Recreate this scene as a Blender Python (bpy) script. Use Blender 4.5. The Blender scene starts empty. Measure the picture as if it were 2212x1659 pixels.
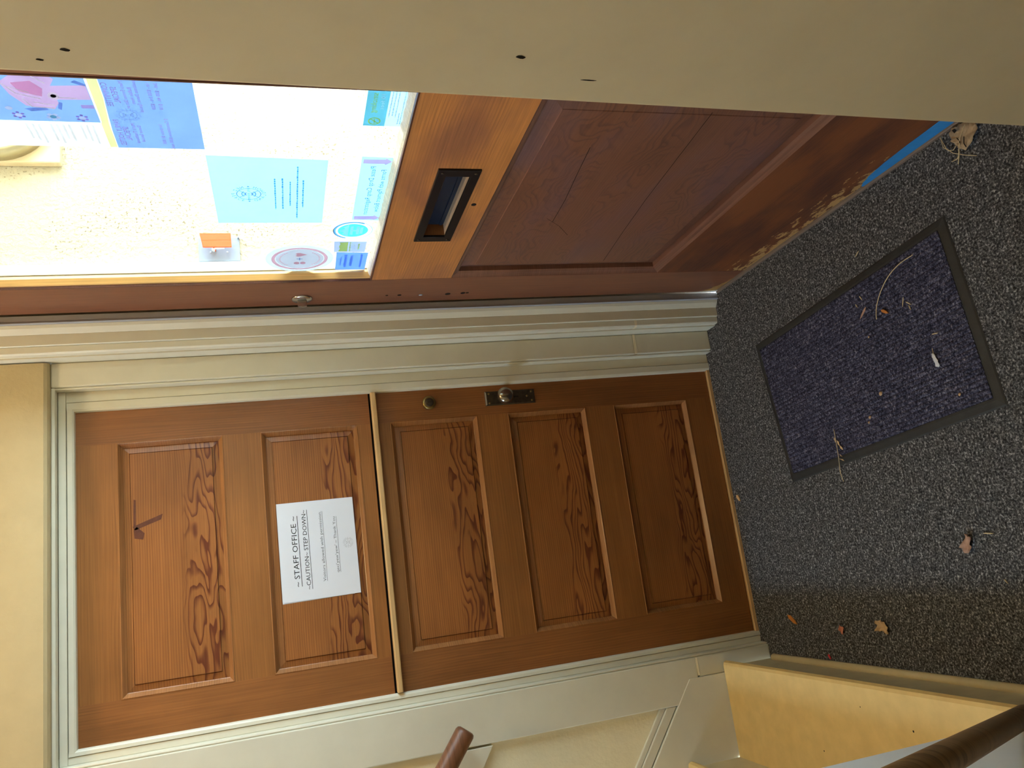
import bpy, bmesh, math, random
from mathutils import Vector, Matrix
random.seed(7)
C = bpy.context.scene.collection
R = math.radians

# ------------------------------------------------------------------ camera
F_PX = 1705.18
YAW, PITCH, ROLL = 0.231413, -0.289604, -0.0663783
EYE = Vector((0.321785, -2.410533, 1.461300))
fw = Vector((math.sin(YAW) * math.cos(PITCH), math.cos(YAW) * math.cos(PITCH), math.sin(PITCH)))
r0 = Vector((math.cos(YAW), -math.sin(YAW), 0)); u0 = r0.cross(fw)
rt = r0 * math.cos(ROLL) + u0 * math.sin(ROLL)
up = -r0 * math.sin(ROLL) + u0 * math.cos(ROLL)
cam_data = bpy.data.cameras.new('camera')
cam_data.sensor_fit = 'HORIZONTAL'; cam_data.sensor_width = 36
cam_data.lens = F_PX / 2212 * 36
cam_data.clip_start = 0.02
cam = bpy.data.objects.new('camera', cam_data)
C.objects.link(cam)
ax, ay, az = -up, rt, -fw                     # the phone was held sideways: picture-right is down
cam.matrix_world = Matrix(((ax.x, ay.x, az.x, EYE.x), (ax.y, ay.y, az.y, EYE.y), (ax.z, ay.z, az.z, EYE.z), (0, 0, 0, 1)))
bpy.context.scene.camera = cam

# ------------------------------------------------------------------ world, sun, windows, exposure
W = bpy.data.worlds.new('sky'); bpy.context.scene.world = W; W.use_nodes = True
bg = W.node_tree.nodes['Background']
bg.inputs[0].default_value = (0.70, 0.86, 1.0, 1); bg.inputs[1].default_value = 23.0
sd = bpy.data.lights.new('sun', 'SUN'); sd.energy = 6.0; sd.angle = R(2.5); sd.color = (1.0, 0.95, 0.86)
sun = bpy.data.objects.new('sun', sd); C.objects.link(sun)
sun.rotation_euler = Vector((0.35, -0.45, -0.82)).to_track_quat('-Z', 'Y').to_euler()
def area(name, loc, direction, sx, sy, power, color, portal=False):
    d = bpy.data.lights.new(name, 'AREA'); d.shape = 'RECTANGLE'; d.size = sx; d.size_y = sy
    d.energy = power; d.color = color
    if portal: d.cycles.is_portal = True
    o = bpy.data.objects.new(name, d); C.objects.link(o); o.location = loc
    o.rotation_euler = Vector(direction).to_track_quat('-Z', 'Z').to_euler()
    return o
area('door_glass_daylight', (1.30, -0.80, 1.72), (-1, 0, 0), 1.5, 1.9, 1, (1, 1, 1), portal=True)
area('stair_window_daylight', (-3.50, -0.36, 3.12), (1, 0, -0.62), 0.60, 0.95, 78, (0.46, 0.69, 1.0))
vs = bpy.context.scene.view_settings
vs.view_transform = 'Standard'; vs.look = 'None'; vs.gamma = 1; vs.exposure = 0.0; vs.use_curve_mapping = False

# ------------------------------------------------------------------ helpers
def lin(h):
    h = h.lstrip('#'); out = []
    for i in (0, 2, 4):
        c = int(h[i:i + 2], 16) / 255
        out.append(c / 12.92 if c <= .04045 else ((c + .055) / 1.055) ** 2.4)
    return (*out, 1)

class NT:
    def __init__(s, name):
        s.m = bpy.data.materials.new(name); s.m.use_nodes = True
        s.t = s.m.node_tree; s.n = s.t.nodes; s.b = s.n['Principled BSDF']; s.out = s.n['Material Output']
    def node(s, kind, **kw):
        n = s.n.new(kind)
        for k, v in kw.items(): setattr(n, k, v)
        return n
    def set(s, sock, v):
        if hasattr(v, 'is_linked') or isinstance(v, bpy.types.NodeSocket): s.t.links.new(v, sock)
        else: sock.default_value = v
    def math(s, op, a, b=0.0, c=None, clamp=False):
        n = s.node('ShaderNodeMath', operation=op, use_clamp=clamp)
        s.set(n.inputs[0], a); s.set(n.inputs[1], b)
        if c is not None: s.set(n.inputs[2], c)
        return n.outputs[0]
    def obj(s):
        return s.node('ShaderNodeTexCoord').outputs['Object']
    def sep(s, v):
        n = s.node('ShaderNodeSeparateXYZ'); s.set(n.inputs[0], v); return n.outputs
    def comb(s, x, y, z):
        n = s.node('ShaderNodeCombineXYZ')
        for i, v in enumerate((x, y, z)): s.set(n.inputs[i], v)
        return n.outputs[0]
    def noise(s, vec, scale=1.0, detail=2.0, rough=.5, dist=0.0):
        n = s.node('ShaderNodeTexNoise'); s.set(n.inputs['Vector'], vec)
        n.inputs['Scale'].default_value = scale; n.inputs['Detail'].default_value = detail
        n.inputs['Roughness'].default_value = rough; n.inputs['Distortion'].default_value = dist
        return n.outputs[0]
    def rng(s, v, a, b, c=0.0, d=1.0, smooth=False):
        n = s.node('ShaderNodeMapRange'); n.interpolation_type = 'SMOOTHSTEP' if smooth else 'LINEAR'
        s.set(n.inputs[0], v)
        for i, x in enumerate((a, b, c, d)): n.inputs[i + 1].default_value = x
        return n.outputs[0]
    def mix(s, f, a, b, mode='MIX'):
        n = s.node('ShaderNodeMix', data_type='RGBA', blend_type=mode)
        s.set(n.inputs[0], f); s.set(n.inputs[6], a); s.set(n.inputs[7], b)
        return n.outputs[2]
    def ramp(s, v, stops):
        n = s.node('ShaderNodeValToRGB'); s.set(n.inputs[0], v); e = n.color_ramp.elements
        while len(e) < len(stops): e.new(.5)
        for k, (p, c) in enumerate(stops): e[k].position = p; e[k].color = c
        return n.outputs[0]
    def bump(s, h, strength=.3, dist=.002):
        n = s.node('ShaderNodeBump'); n.inputs['Strength'].default_value = strength
        n.inputs['Distance'].default_value = dist; s.set(n.inputs['Height'], h)
        s.t.links.new(n.outputs[0], s.b.inputs['Normal'])
    def done(s, col=None, rough=.5, spec=None, metal=None):
        if col is not None: s.set(s.b.inputs['Base Color'], col)
        s.set(s.b.inputs['Roughness'], rough)
        if spec is not None: s.b.inputs['Specular IOR Level'].default_value = spec
        if metal is not None: s.b.inputs['Metallic'].default_value = metal
        return s.m

def plain(name, hexc, rough=.6, metal=0.0, var=.06, vscale=14, bump=0.0, bscale=160, spec=.4):
    t = NT(name); o = t.obj(); c = lin(hexc)
    n = t.noise(o, vscale, 3, .6)
    col = t.mix(t.rng(n, .3, .7), tuple(x * (1 - var) for x in c[:3]) + (1,), tuple(min(1, x * (1 + var)) for x in c[:3]) + (1,))
    if bump: t.bump(t.noise(o, bscale, 3, .6), bump, .002)
    return t.done(col, rough, spec, metal)

def wood(name, base, dark, grain=0, cross=2, F=42, A=9, gs=2.2, cs=7, amount=.75, rough=.42, fiber=.2, blotch=.18, mask=(.47, .56), tint=None, bump=.12, thinF=150, thinA=.4, band=0.0):
    t = NT(name); o = t.obj(); x = t.sep(o)
    rnd = t.math('MULTIPLY', t.node('ShaderNodeObjectInfo').outputs['Random'], 37.0)
    g, c = x[grain], x[cross]
    def lines(F_, A_, gs_, cs_, off, lo, detail=2.0):
        n1 = t.noise(t.comb(t.math('MULTIPLY', g, gs_), t.math('MULTIPLY', c, cs_), t.math('ADD', rnd, off)), 1, detail, .5, .2)
        fr = t.math('FRACT', t.math('ADD', t.math('MULTIPLY', c, F_), t.math('MULTIPLY', n1, A_)))
        return t.math('MULTIPLY', t.rng(fr, lo, .93, 0, 1, True), t.rng(fr, .93, 1.0, 1, 0, True))
    mk = t.noise(t.comb(t.math('MULTIPLY', g, .7), t.math('MULTIPLY', c, 8.0), t.math('ADD', rnd, 5.0)), 1, 1, .5)
    if band:
        gz = t.sep(t.node('ShaderNodeTexCoord').outputs['Generated'])[2]
        mk = t.rng(t.math('ADD', gz, t.math('MULTIPLY', t.math('SUBTRACT', mk, .5), .9)), band + .04, band - .10, 0, 1, True)
    else:
        mk = t.rng(mk, mask[0], mask[1], 0, 1, True)
    bold = t.math('MULTIPLY', lines(F, A, gs, cs, 0.0, .45, 2.6), mk)
    thin = t.math('MULTIPLY', lines(thinF, 6.0, 1.4, 4.0, 3.0, .3), t.math('SUBTRACT', thinA, t.math('MULTIPLY', mk, thinA * .75)))
    ring = t.math('ADD', bold, thin, clamp=True)
    fine = t.noise(t.comb(t.math('MULTIPLY', g, 5.0), t.math('MULTIPLY', c, 260.0), rnd), 1, 2, .6)
    big = t.noise(t.comb(t.math('MULTIPLY', g, 3.0), t.math('MULTIPLY', c, 6.0), t.math('ADD', rnd, 9.0)), 1, 3, .55)
    col = t.mix(t.math('MULTIPLY', ring, amount), lin(base), lin(dark))
    if tint: col = t.mix(t.rng(big, .45, .7, 0, .8, True), col, lin(tint))
    k = t.math('MULTIPLY', t.rng(fine, .25, .75, 1 - fiber, 1 + fiber * .6), t.rng(big, .3, .7, 1 - blotch, 1 + blotch))
    v = t.node('ShaderNodeVectorMath', operation='SCALE'); t.set(v.inputs[0], col); t.set(v.inputs['Scale'], k)
    t.bump(t.math('ADD', t.math('MULTIPLY', ring, -.4), fine), bump, .001)
    return t.done(v.outputs[0], rough, .45)

def paper(name, hexc, trans=.6, var=.05):
    t = NT(name); o = t.obj(); c = lin(hexc)
    n = t.noise(o, 18, 4, .65)
    col = t.mix(t.rng(n, .3, .7), tuple(x * (1 - var) for x in c[:3]) + (1,), c)
    d = t.node('ShaderNodeBsdfDiffuse'); tr = t.node('ShaderNodeBsdfTranslucent'); mx = t.node('ShaderNodeMixShader')
    t.set(d.inputs[0], col); t.set(tr.inputs[0], col); mx.inputs[0].default_value = trans
    t.t.links.new(d.outputs[0], mx.inputs[1]); t.t.links.new(tr.outputs[0], mx.inputs[2])
    t.t.links.new(mx.outputs[0], t.out.inputs[0]); t.n.remove(t.b)
    return t.m

def glass(name):
    t = NT(name)
    tp = t.node('ShaderNodeBsdfTransparent'); gl = t.node('ShaderNodeBsdfGlossy'); mx = t.node('ShaderNodeMixShader')
    tp.inputs[0].default_value = (.95, .97, .96, 1); gl.inputs['Roughness'].default_value = .02
    gm = t.node('ShaderNodeNewGeometry'); dt = t.node('ShaderNodeVectorMath', operation='DOT_PRODUCT')
    t.set(dt.inputs[0], gm.outputs['Incoming']); t.set(dt.inputs[1], gm.outputs['Normal'])
    sch = t.math('POWER', t.math('SUBTRACT', 1.0, t.math('ABSOLUTE', dt.outputs['Value'])), 5.0)      # Schlick reflectance of a pane
    t.set(mx.inputs[0], t.math('ADD', .04, t.math('MULTIPLY', sch, .9), clamp=True))
    t.t.links.new(tp.outputs[0], mx.inputs[1]); t.t.links.new(gl.outputs[0], mx.inputs[2])
    t.t.links.new(mx.outputs[0], t.out.inputs[0]); t.n.remove(t.b)
    return t.m

def carpet(name, stops, scale, bump=.7):
    t = NT(name); o = t.obj()
    n = t.noise(o, scale, 2.5, .75)
    n2 = t.noise(o, scale * .33, 2, .6)
    v = t.math('ADD', t.math('MULTIPLY', n, .78), t.math('MULTIPLY', n2, .22))
    col = t.ramp(v, stops)
    t.bump(n, bump, .003)
    return t.done(col, .95, .1)

g_ = lambda v, b=0.0: (v, v, v * (1 + b), 1)
M = {}
M['trim'] = plain('trim_paint', '#d7d2be', .4, var=.025)
M['wall'] = plain('cream_wall_paint', '#dfd5bd', .6, var=.03, bump=.05, bscale=30)
M['texwall'] = plain('textured_cream_wall', '#baa982', .6, var=.04, bump=.5, bscale=70)  # wall paint darkened to offset strong light above the staff door
M['stairwall_lit'] = plain('textured_cream_wall_lit', '#ece0bc', .6, var=.03, bump=.5, bscale=70)  # same wall paint made paler, imitating the lit patch by the stairs
M['white'] = plain('white_wall_paint', '#f0f3f2', .5, var=.02, bump=.05, bscale=40)
M['ceil'] = plain('dull_tan_paint', '#b09a70', .7)  # dull tan for unseen surfaces, picked to cut bounced light
M['tread'] = plain('tread_paint', '#d8b878', .55, var=.07, vscale=22, bump=.12, bscale=60)
M['riser'] = plain('riser_paint', '#c6b58c', .5, var=.06, vscale=18, bump=.1, bscale=60)
M['caulk'] = plain('filler', '#efe3c4', .7, bump=.2)
M['panelwood'] = wood('door_panel_fir', '#9a6232', '#5c2513', 0, 2, F=40, A=13, gs=3.0, cs=11, amount=.9, band=.46)
M['railwood'] = wood('door_rail_fir', '#946031', '#6c3f1e', 0, 2, F=130, A=6, gs=1.5, cs=5, amount=.3)
M['stilewood'] = wood('door_stile_fir', '#8e5a2f', '#653b1c', 2, 0, F=130, A=6, gs=1.5, cs=5, amount=.3)
M['mould'] = wood('door_moulding_fir', '#9c6a40', '#6e4122', 0, 2, F=160, A=5, amount=.3, rough=.27)
M['ledge'] = wood('pale_ledge_wood', '#cba572', '#b08755', 0, 2, F=200, A=4, amount=.3)
M['e_rail'] = wood('entrance_rail_wood', '#c78247', '#85502d', 1, 2, F=140, A=7, gs=1.6, cs=5, amount=.4, thinA=.2, tint='#83543e', fiber=.25)
M['e_stile'] = wood('entrance_stile_wood', '#86543a', '#5c3728', 2, 1, F=140, A=6, gs=1.6, cs=5, amount=.35, tint='#67412f')
M['e_panel'] = wood('entrance_panel_wood', '#80543f', '#543733', 1, 2, F=36, A=15, gs=5, cs=8, amount=.55, tint='#6a4c4a', mask=(.35, .6), rough=.34)
M['bead'] = wood('glazing_bead_wood', '#d6a865', '#b8803f', 2, 0, F=120, A=5, amount=.4)
M['handrail'] = wood('handrail_wood', '#7c5238', '#4d2f1c', 0, 2, F=60, A=6, amount=.5, rough=.38)
M['rail_worn'] = wood('worn_rail_wood', '#93734c', '#553c1e', 2, 1, F=50, A=8, amount=.6, rough=.6)
M['steel'] = plain('weatherstrip_metal', '#a4a6ae', .4, .1, var=.08, vscale=9)
M['chrome'] = plain('polished_steel', '#c9c9cb', .16, 1.0, var=.03)
M['brass'] = plain('aged_brass', '#8e7a4c', .3, .9, var=.15, vscale=60)
M['bronze'] = plain('dark_bronze', '#4d453a', .42, .8, var=.3, vscale=70)
M['knob'] = plain('worn_knob_metal', '#8d8476', .2, .95, var=.15, vscale=60)
M['edge_steel'] = plain('bare_plate_edge', '#d0cdc4', .3, .6)
M['black'] = plain('black_metal', '#17161a', .35, .3, var=.1)
M['hole'] = plain('hole_dark', '#120d0a', .9)
M['flap'] = plain('blue_black_flap', '#1c2c40', .4, .4)
M['slotsill'] = wood('slot_sill_wood', '#cdb8a2', '#a58d78', 1, 0, F=150, A=4, amount=.4)
M['gap'] = plain('gap_black', '#08070a', .9)
M['rubber'] = plain('mat_rubber', '#2b2c2b', .6, var=.15, vscale=30, bump=.2)
M['carpet'] = carpet('charcoal_fleck_carpet', [(.36, g_(.012, .06)), (.47, g_(.05, .04)), (.56, g_(.13, .02)), (.66, g_(.46, 0))], 190)
M['pile'] = carpet('navy_mat_pile', [(.36, (.010, .010, .020, 1)), (.48, (.036, .036, .062, 1)), (.58, (.09, .09, .14, 1)), (.70, (.30, .29, .32, 1))], 220)
M['signpaper'] = plain('sign_paper', '#dcdee6', .7, var=.01)
M['ink'] = plain('black_ink', '#1b1b1f', .7)
M['greyink'] = plain('grey_ink', '#5b5c63', .7)
M['palegrey'] = plain('pale_grey_ink', '#a9aab2', .7)
M['cyan'] = paper('cyan_paper', '#bce8ee', .55)
M['inkblue'] = paper('blue_backlit_ink', '#3f62cc', .6)
M['paleblueink'] = paper('pale_blue_backlit_ink', '#5f9ae6', .6)
M['poster'] = paper('blue_poster_paper', '#7f9ff2', .82)
M['cream_p'] = paper('cream_poster_paper', '#cfd0c4', .82)
M['yellow_p'] = paper('yellow_poster_print', '#d8d3a6', .82)
M['pink_p'] = paper('mauve_print', '#cc92d4', .82)
M['rose_p'] = paper('rose_print', '#f6c6e0', .82)
M['lav_p'] = paper('lavender_print', '#b3adc6', .82)
M['slate_p'] = paper('slate_print', '#a3b4dc', .82)
M['white_p'] = paper('white_print', '#eef2f8', .6)
M['teal_p'] = paper('teal_print', '#86bcbc', .82)
M['label_p'] = paper('pale_label', '#c4e0ee', .55)
M['lime_p'] = paper('lime_print', '#d6ee74', .55)
M['periw_p'] = paper('periwinkle_label', '#b7c2ea', .55)
M['denim_p'] = paper('denim_label', '#86a0cc', .82)
M['navy_p'] = paper('denim_dark_print', '#86a2d0', .82)
M['grey_st'] = paper('grey_green_sticker', '#b8bcc0', .82)
M['grey_in'] = paper('grey_sticker_centre', '#e2dfe8', .82)
M['redring'] = paper('dusty_pink_print', '#f0b8c4', .82)
M['cyan_b'] = paper('bright_cyan_print', '#5fe3f4', .6)
M['skyblue'] = paper('sky_blue_print', '#6fb6f2', .6)
M['arrow'] = paper('orchid_arrow', '#f4a4e6', .85)
M['robe_p'] = paper('robe_print', '#b494cf', .82)
M['soft_p'] = paper('soft_grey_print', '#cdc8e0', .82)
M['tape'] = plain('blue_tape', '#2f86c8', .75, var=.06, vscale=40, bump=.3, bscale=90)
M['glass'] = glass('window_glass')
M['stucco'] = None
M['orange'] = plain('orange_plastic', '#e8560c', .45, var=.05)
M['galv'] = plain('galvanised_plate', '#8a92a2', .5, .2, var=.05)
M['whiteplastic'] = plain('white_plastic', '#f4f4f0', .4)
M['extwhite'] = plain('white_exterior_trim', '#e9eee6', .6)
M['extwood'] = plain('cream_block', '#d8c39a', .6)
M['concrete'] = plain('concrete', '#b9b4aa', .9, var=.12, vscale=6, bump=.3)
M['leaf_tan'] = plain('dry_leaf', '#a48d6d', .8, var=.25, vscale=90, bump=.3)
M['leaf_pale'] = plain('pale_dry_leaf', '#b79a74', .8, var=.15, vscale=90)
M['leaf_orange'] = plain('orange_leaf', '#b87430', .8, var=.15, vscale=80)
M['leaf_pink'] = plain('reddish_leaf', '#b06e56', .8, var=.15, vscale=80)
M['leaf_red'] = plain('red_scrap', '#c22a33', .7)
M['straw'] = plain('straw', '#c9b68c', .7, var=.12, vscale=60)
M['bark'] = plain('bark_chip', '#a5836f', .8, var=.15, vscale=90)
M['feather'] = plain('white_feather', '#c8ccd2', .8)

t = NT('stucco'); o = t.obj()
n = t.noise(o, 75, 4, .6, .2); n2 = t.noise(o, 7, 3, .5)
dots = t.math('MULTIPLY', t.rng(t.noise(o, 130, 1.5, .5), .60, .66, 0, 1), t.rng(n2, .42, .62, 0, 1))
hgt = t.math('ADD', t.rng(n, .45, .75, 0, 1), t.math('MULTIPLY', n2, .5))
t.bump(hgt, .55, .006)
M['stucco'] = t.done(t.mix(t.math('MULTIPLY', dots, .8), lin('#bfb296'), lin('#6b5c43')), .9, .1)

# worn varnish on the entrance door's bottom rail: bare tan patches near the bottom edge
t = NT('entrance_bottom_rail_wood'); o = t.obj(); x = t.sep(o)
rnd = 3.7
g, c = x[1], x[2]
n1 = t.noise(t.comb(t.math('MULTIPLY', g, 3.0), t.math('MULTIPLY', c, 9.0), rnd), 1, 4, .6)
col = t.mix(t.rng(n1, .35, .65, 0, 1, True), lin('#7a4526'), lin('#4a2a24'))
fine = t.noise(t.comb(t.math('MULTIPLY', g, 6.0), t.math('MULTIPLY', c, 240.0), 1.0), 1, 2, .6)
col = t.mix(t.rng(fine, .3, .7, 0, .35), col, lin('#8a5430'))
chip = t.noise(t.comb(t.math('MULTIPLY', g, 20.0), t.math('MULTIPLY', c, 48.0), 2.0), 1, 4, .65)
near = t.rng(c, .0, .12, .19, -.14)
lat = t.rng(g, -.36, -.18, 0, .10)
near2 = t.math('ADD', near, lat)
keep = t.rng(g, -.93, -.86, 0, 1)
cm = t.math('MULTIPLY', t.rng(t.math('ADD', chip, near2), .70, .72, 0, 1), keep)
col = t.mix(cm, col, lin('#b58d58'))
M['e_bottom'] = t.done(col, .55, .35)

class MB:
    def __init__(s): s.v = []; s.f = []
    def add(s, vs, fs):
        b = len(s.v); s.v += [Vector(p) for p in vs]; s.f += [tuple(b + i for i in q) for q in fs]; return s
    def box(s, x0, x1, y0, y1, z0, z1):
        vs = [(x, y, z) for z in (z0, z1) for y in (y0, y1) for x in (x0, x1)]
        return s.add(vs, [(0, 2, 3, 1), (4, 5, 7, 6), (0, 1, 5, 4), (2, 6, 7, 3), (0, 4, 6, 2), (1, 3, 7, 5)])
    def prism(s, poly, a0, a1, axis='z'):
        n = len(poly)
        def P(p, a): return {'z': (p[0], p[1], a), 'y': (p[0], a, p[1]), 'x': (a, p[0], p[1])}[axis]
        vs = [P(p, a0) for p in poly] + [P(p, a1) for p in poly]
        fs = [tuple(range(n))[::-1], tuple(range(n, 2 * n))] + [(i, (i + 1) % n, n + (i + 1) % n, n + i) for i in range(n)]
        return s.add(vs, fs)
    def tube(s, pts, rad, seg=12, caps=True):
        pts = [Vector(p) for p in pts]; rads = rad if isinstance(rad, (list, tuple)) else [rad] * len(pts)
        ref = None; rings = []
        for i, p in enumerate(pts):
            d = (pts[min(i + 1, len(pts) - 1)] - pts[max(i - 1, 0)]).normalized()
            if ref is None: ref = d.orthogonal().normalized()
            ref = (ref - d * ref.dot(d)).normalized(); b = d.cross(ref)
            rings.append([p + (ref * math.cos(k * 2 * math.pi / seg) + b * math.sin(k * 2 * math.pi / seg)) * rads[i] for k in range(seg)])
        vs = [q for r in rings for q in r]; fs = []
        for i in range(len(pts) - 1):
            for k in range(seg):
                k2 = (k + 1) % seg; fs.append((i * seg + k, i * seg + k2, (i + 1) * seg + k2, (i + 1) * seg + k))
        if caps: fs += [tuple(range(seg))[::-1], tuple((len(pts) - 1) * seg + k for k in range(seg))]
        return s.add(vs, fs)
    def lathe(s, prof, org, axis, seg=28):
        axis = Vector(axis).normalized(); a = axis.orthogonal().normalized(); b = axis.cross(a); org = Vector(org)
        vs = []
        for (r, h) in prof:
            for k in range(seg):
                w = k * 2 * math.pi / seg
                vs.append(org + axis * h + (a * math.cos(w) + b * math.sin(w)) * r)
        fs = [(i * seg + k, i * seg + (k + 1) % seg, (i + 1) * seg + (k + 1) % seg, (i + 1) * seg + k) for i in range(len(prof) - 1) for k in range(seg)]
        fs += [tuple(range(seg))[::-1], tuple((len(prof) - 1) * seg + k for k in range(seg))]
        return s.add(vs, fs)
    def rings(s, P, a0, a1, b0, b1, steps, fill=True):
        """nested rectangles on a plane: steps = [(inset, depth)], P maps (a, b, depth) to a point"""
        base = len(s.v); vs = []
        for (i, d) in steps: vs += [P(a0 + i, b0 + i, d), P(a1 - i, b0 + i, d), P(a1 - i, b1 - i, d), P(a0 + i, b1 - i, d)]
        fs = [(k * 4 + j, k * 4 + (j + 1) % 4, k * 4 + 4 + (j + 1) % 4, k * 4 + 4 + j) for k in range(len(steps) - 1) for j in range(4)]
        if fill: n = (len(steps) - 1) * 4; fs.append((n, n + 1, n + 2, n + 3))
        return s.add(vs, fs)
    def holed(s, P, a0, a1, b0, b1, h, d0, d1):
        """a slab with one rectangular hole h = (a0, a1, b0, b1), from depth d0 to d1"""
        o = [(a0, b0), (a1, b0), (a1, b1), (a0, b1)]; q = [(h[0], h[2]), (h[1], h[2]), (h[1], h[3]), (h[0], h[3])]
        vs = [P(*p, d) for d in (d0, d1) for p in o + q]
        fs = []
        for k in range(4):
            j = (k + 1) % 4
            fs += [(k, j, 4 + j, 4 + k), (8 + k, 12 + k, 12 + j, 8 + j), (k, 8 + k, 8 + j, j), (4 + k, 4 + j, 12 + j, 12 + k)]
        return s.add(vs, fs)
    def build(s, name, mat, parent=None, smooth=False, bevel=0.0, fix=True):
        me = bpy.data.meshes.new(name)
        org = parent['_o'] if parent is not None and '_o' in parent else (0, 0, 0)
        org = Vector(org)
        me.from_pydata([p - org for p in s.v], [], s.f)
        bm = bmesh.new(); bm.from_mesh(me)
        if fix: bmesh.ops.recalc_face_normals(bm, faces=bm.faces)
        bm.to_mesh(me); bm.free()
        if smooth:
            for p in me.polygons: p.use_smooth = True
        o = bpy.data.objects.new(name, me); C.objects.link(o)
        if mat is not None: me.materials.append(mat)
        if parent is not None:
            o.parent = parent; o['_o'] = tuple(org)
        if smooth == 'auto' or bevel:
            pass
        if bevel:
            m = o.modifiers.new('edge', 'BEVEL'); m.width = bevel; m.segments = 2; m.limit_method = 'ANGLE'; m.angle_limit = R(40)
        return o

def tag(o, label, cat, group=None, kind=None):
    o['label'] = label
    if cat: o['category'] = cat
    if group: o['group'] = group
    if kind: o['kind'] = kind
    return o
def thing(name, loc, label, cat, group=None, kind=None):
    o = bpy.data.objects.new(name, None); C.objects.link(o); o.location = loc; o.empty_display_size = .05
    o['_o'] = tuple(loc)
    return tag(o, label, cat, group, kind)
def struct(o, label, cat): return tag(o, label, cat, kind='structure')
def at(x, y, z): return (x, y, z)

# ------------------------------------------------------------------ the setting: floor, walls, ceiling
struct(MB().box(-.09, 1.125, -3.8, .012, -.03, 0).build('floor', M['carpet']), 'charcoal flecked carpet covering the entry floor', 'floor')
HC = 3.42
struct(MB().box(-4.0, -.1502, -.030, .12, 0, HC + .7).build('wall_stairside', M['stairwall_lit']), 'textured cream wall beside the stairs, left of the staff door', 'wall')
wf = MB()
wf.prism([(-.07, 2.068), (-.066, 2.060), (-.058, 2.056), (.12, 2.056), (.12, HC), (-.07, HC)], -.150, 1.02, 'x')
wf.box(.96, 1.02, .0, .12, 0, 2.056); wf.box(-.150, -.04, .0, .12, 0, 2.056)
wf.box(-.150, 1.02, .06, .12, 0, 2.056)  # backing plate added behind the door to stop light leaks
struct(wf.build('wall_front', M['texwall']), 'cream painted wall around the staff office door', 'wall')
def lean(z): return .822 + (z - .85) * .0144
wr = MB()
L0, L1 = lean(0), lean(HC)
poly = lambda X: [(X + .006, -1.660), (X + .0018, -1.6618), (X, -1.666)]
v0 = [(x, y, 0) for x, y in [(1.129, -3.8), (1.129, -1.66)] + poly(L0) + [(L0, -3.8)]]
v1 = [(x, y, HC) for x, y in [(1.129, -3.8), (1.129, -1.66)] + poly(L1) + [(L1, -3.8)]]
n = len(v0)
wr.add(v0 + v1, [tuple(range(n))[::-1], tuple(range(n, 2 * n))] + [(i, (i + 1) % n, n + (i + 1) % n, n + i) for i in range(n)])
struct(wr.build('wall_right', M['wall']), 'cream painted wall end close beside the viewer, at the entrance door', 'wall')
WRO = bpy.data.objects['wall_right']
for (y, z, ry, rz) in ((-1.735, 1.198, .0026, .0055), (-1.704, 1.111, .0011, .0100), (-1.700, 1.628, .0022, .0045), (-1.683, 1.653, .0016, .0035)):
    X = lean(z) - .0002
    MB().add([(X, y + ry * math.cos(k * .628) * (1 + .3 * math.sin(k * 5.1)), z + rz * math.sin(k * .628)) for k in range(10)], [tuple(range(10))]).build('scuff', M['hole'], WRO)
struct(MB().box(1.129, 1.172, -3.8, -1.47, 0, HC).box(1.129, 1.172, -1.47, .12, 2.46, HC).box(1.129, 1.172, -.118, .12, 0, 2.46)
       .build('wall_outer', M['wall']), 'outer wall carrying the entrance door frame', 'wall')
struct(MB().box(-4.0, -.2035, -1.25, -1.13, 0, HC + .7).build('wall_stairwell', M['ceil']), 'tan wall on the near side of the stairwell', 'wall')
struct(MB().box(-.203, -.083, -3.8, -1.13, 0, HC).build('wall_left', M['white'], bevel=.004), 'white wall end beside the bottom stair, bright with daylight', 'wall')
struct(MB().box(-.225, 1.17, -3.92, -3.8, 0, HC).build('wall_back', M['ceil']), 'tan wall behind the viewer', 'wall')
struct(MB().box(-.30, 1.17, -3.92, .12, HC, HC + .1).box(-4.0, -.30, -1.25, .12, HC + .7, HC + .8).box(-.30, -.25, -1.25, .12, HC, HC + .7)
       .build('ceiling', M['ceil']), 'dull tan ceiling over the entry and stairwell', 'ceiling')
wl = MB().holed(lambda a, b, d: (d, a, b), -1.25, .12, 0, HC + .8, (-.72, -.04, 2.62, 3.62), -4.05, -3.95)
struct(wl.build('wall_stair', M['wall']), 'cream wall at the head of the stairs', 'wall')
w1 = thing('window_1', (-4.0, -.53, 2.62), 'tall window at the head of the stairs', 'window', kind='structure')
MB().holed(lambda a, b, d: (d, a, b), -.72, -.04, 2.62, 3.62, (-.67, -.09, 2.67, 3.57), -4.03, -3.97).build('frame', M['trim'], w1)
MB().box(-4.003, -3.998, -.67, -.09, 2.67, 3.57).build('pane', M['glass'], w1)

# ------------------------------------------------------------------ trim around the staff door
t1 = thing('trim_1', (.45, -.03, 0), 'beige painted frame around the staff office door', 'door frame', kind='structure')
PL = .287
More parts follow.
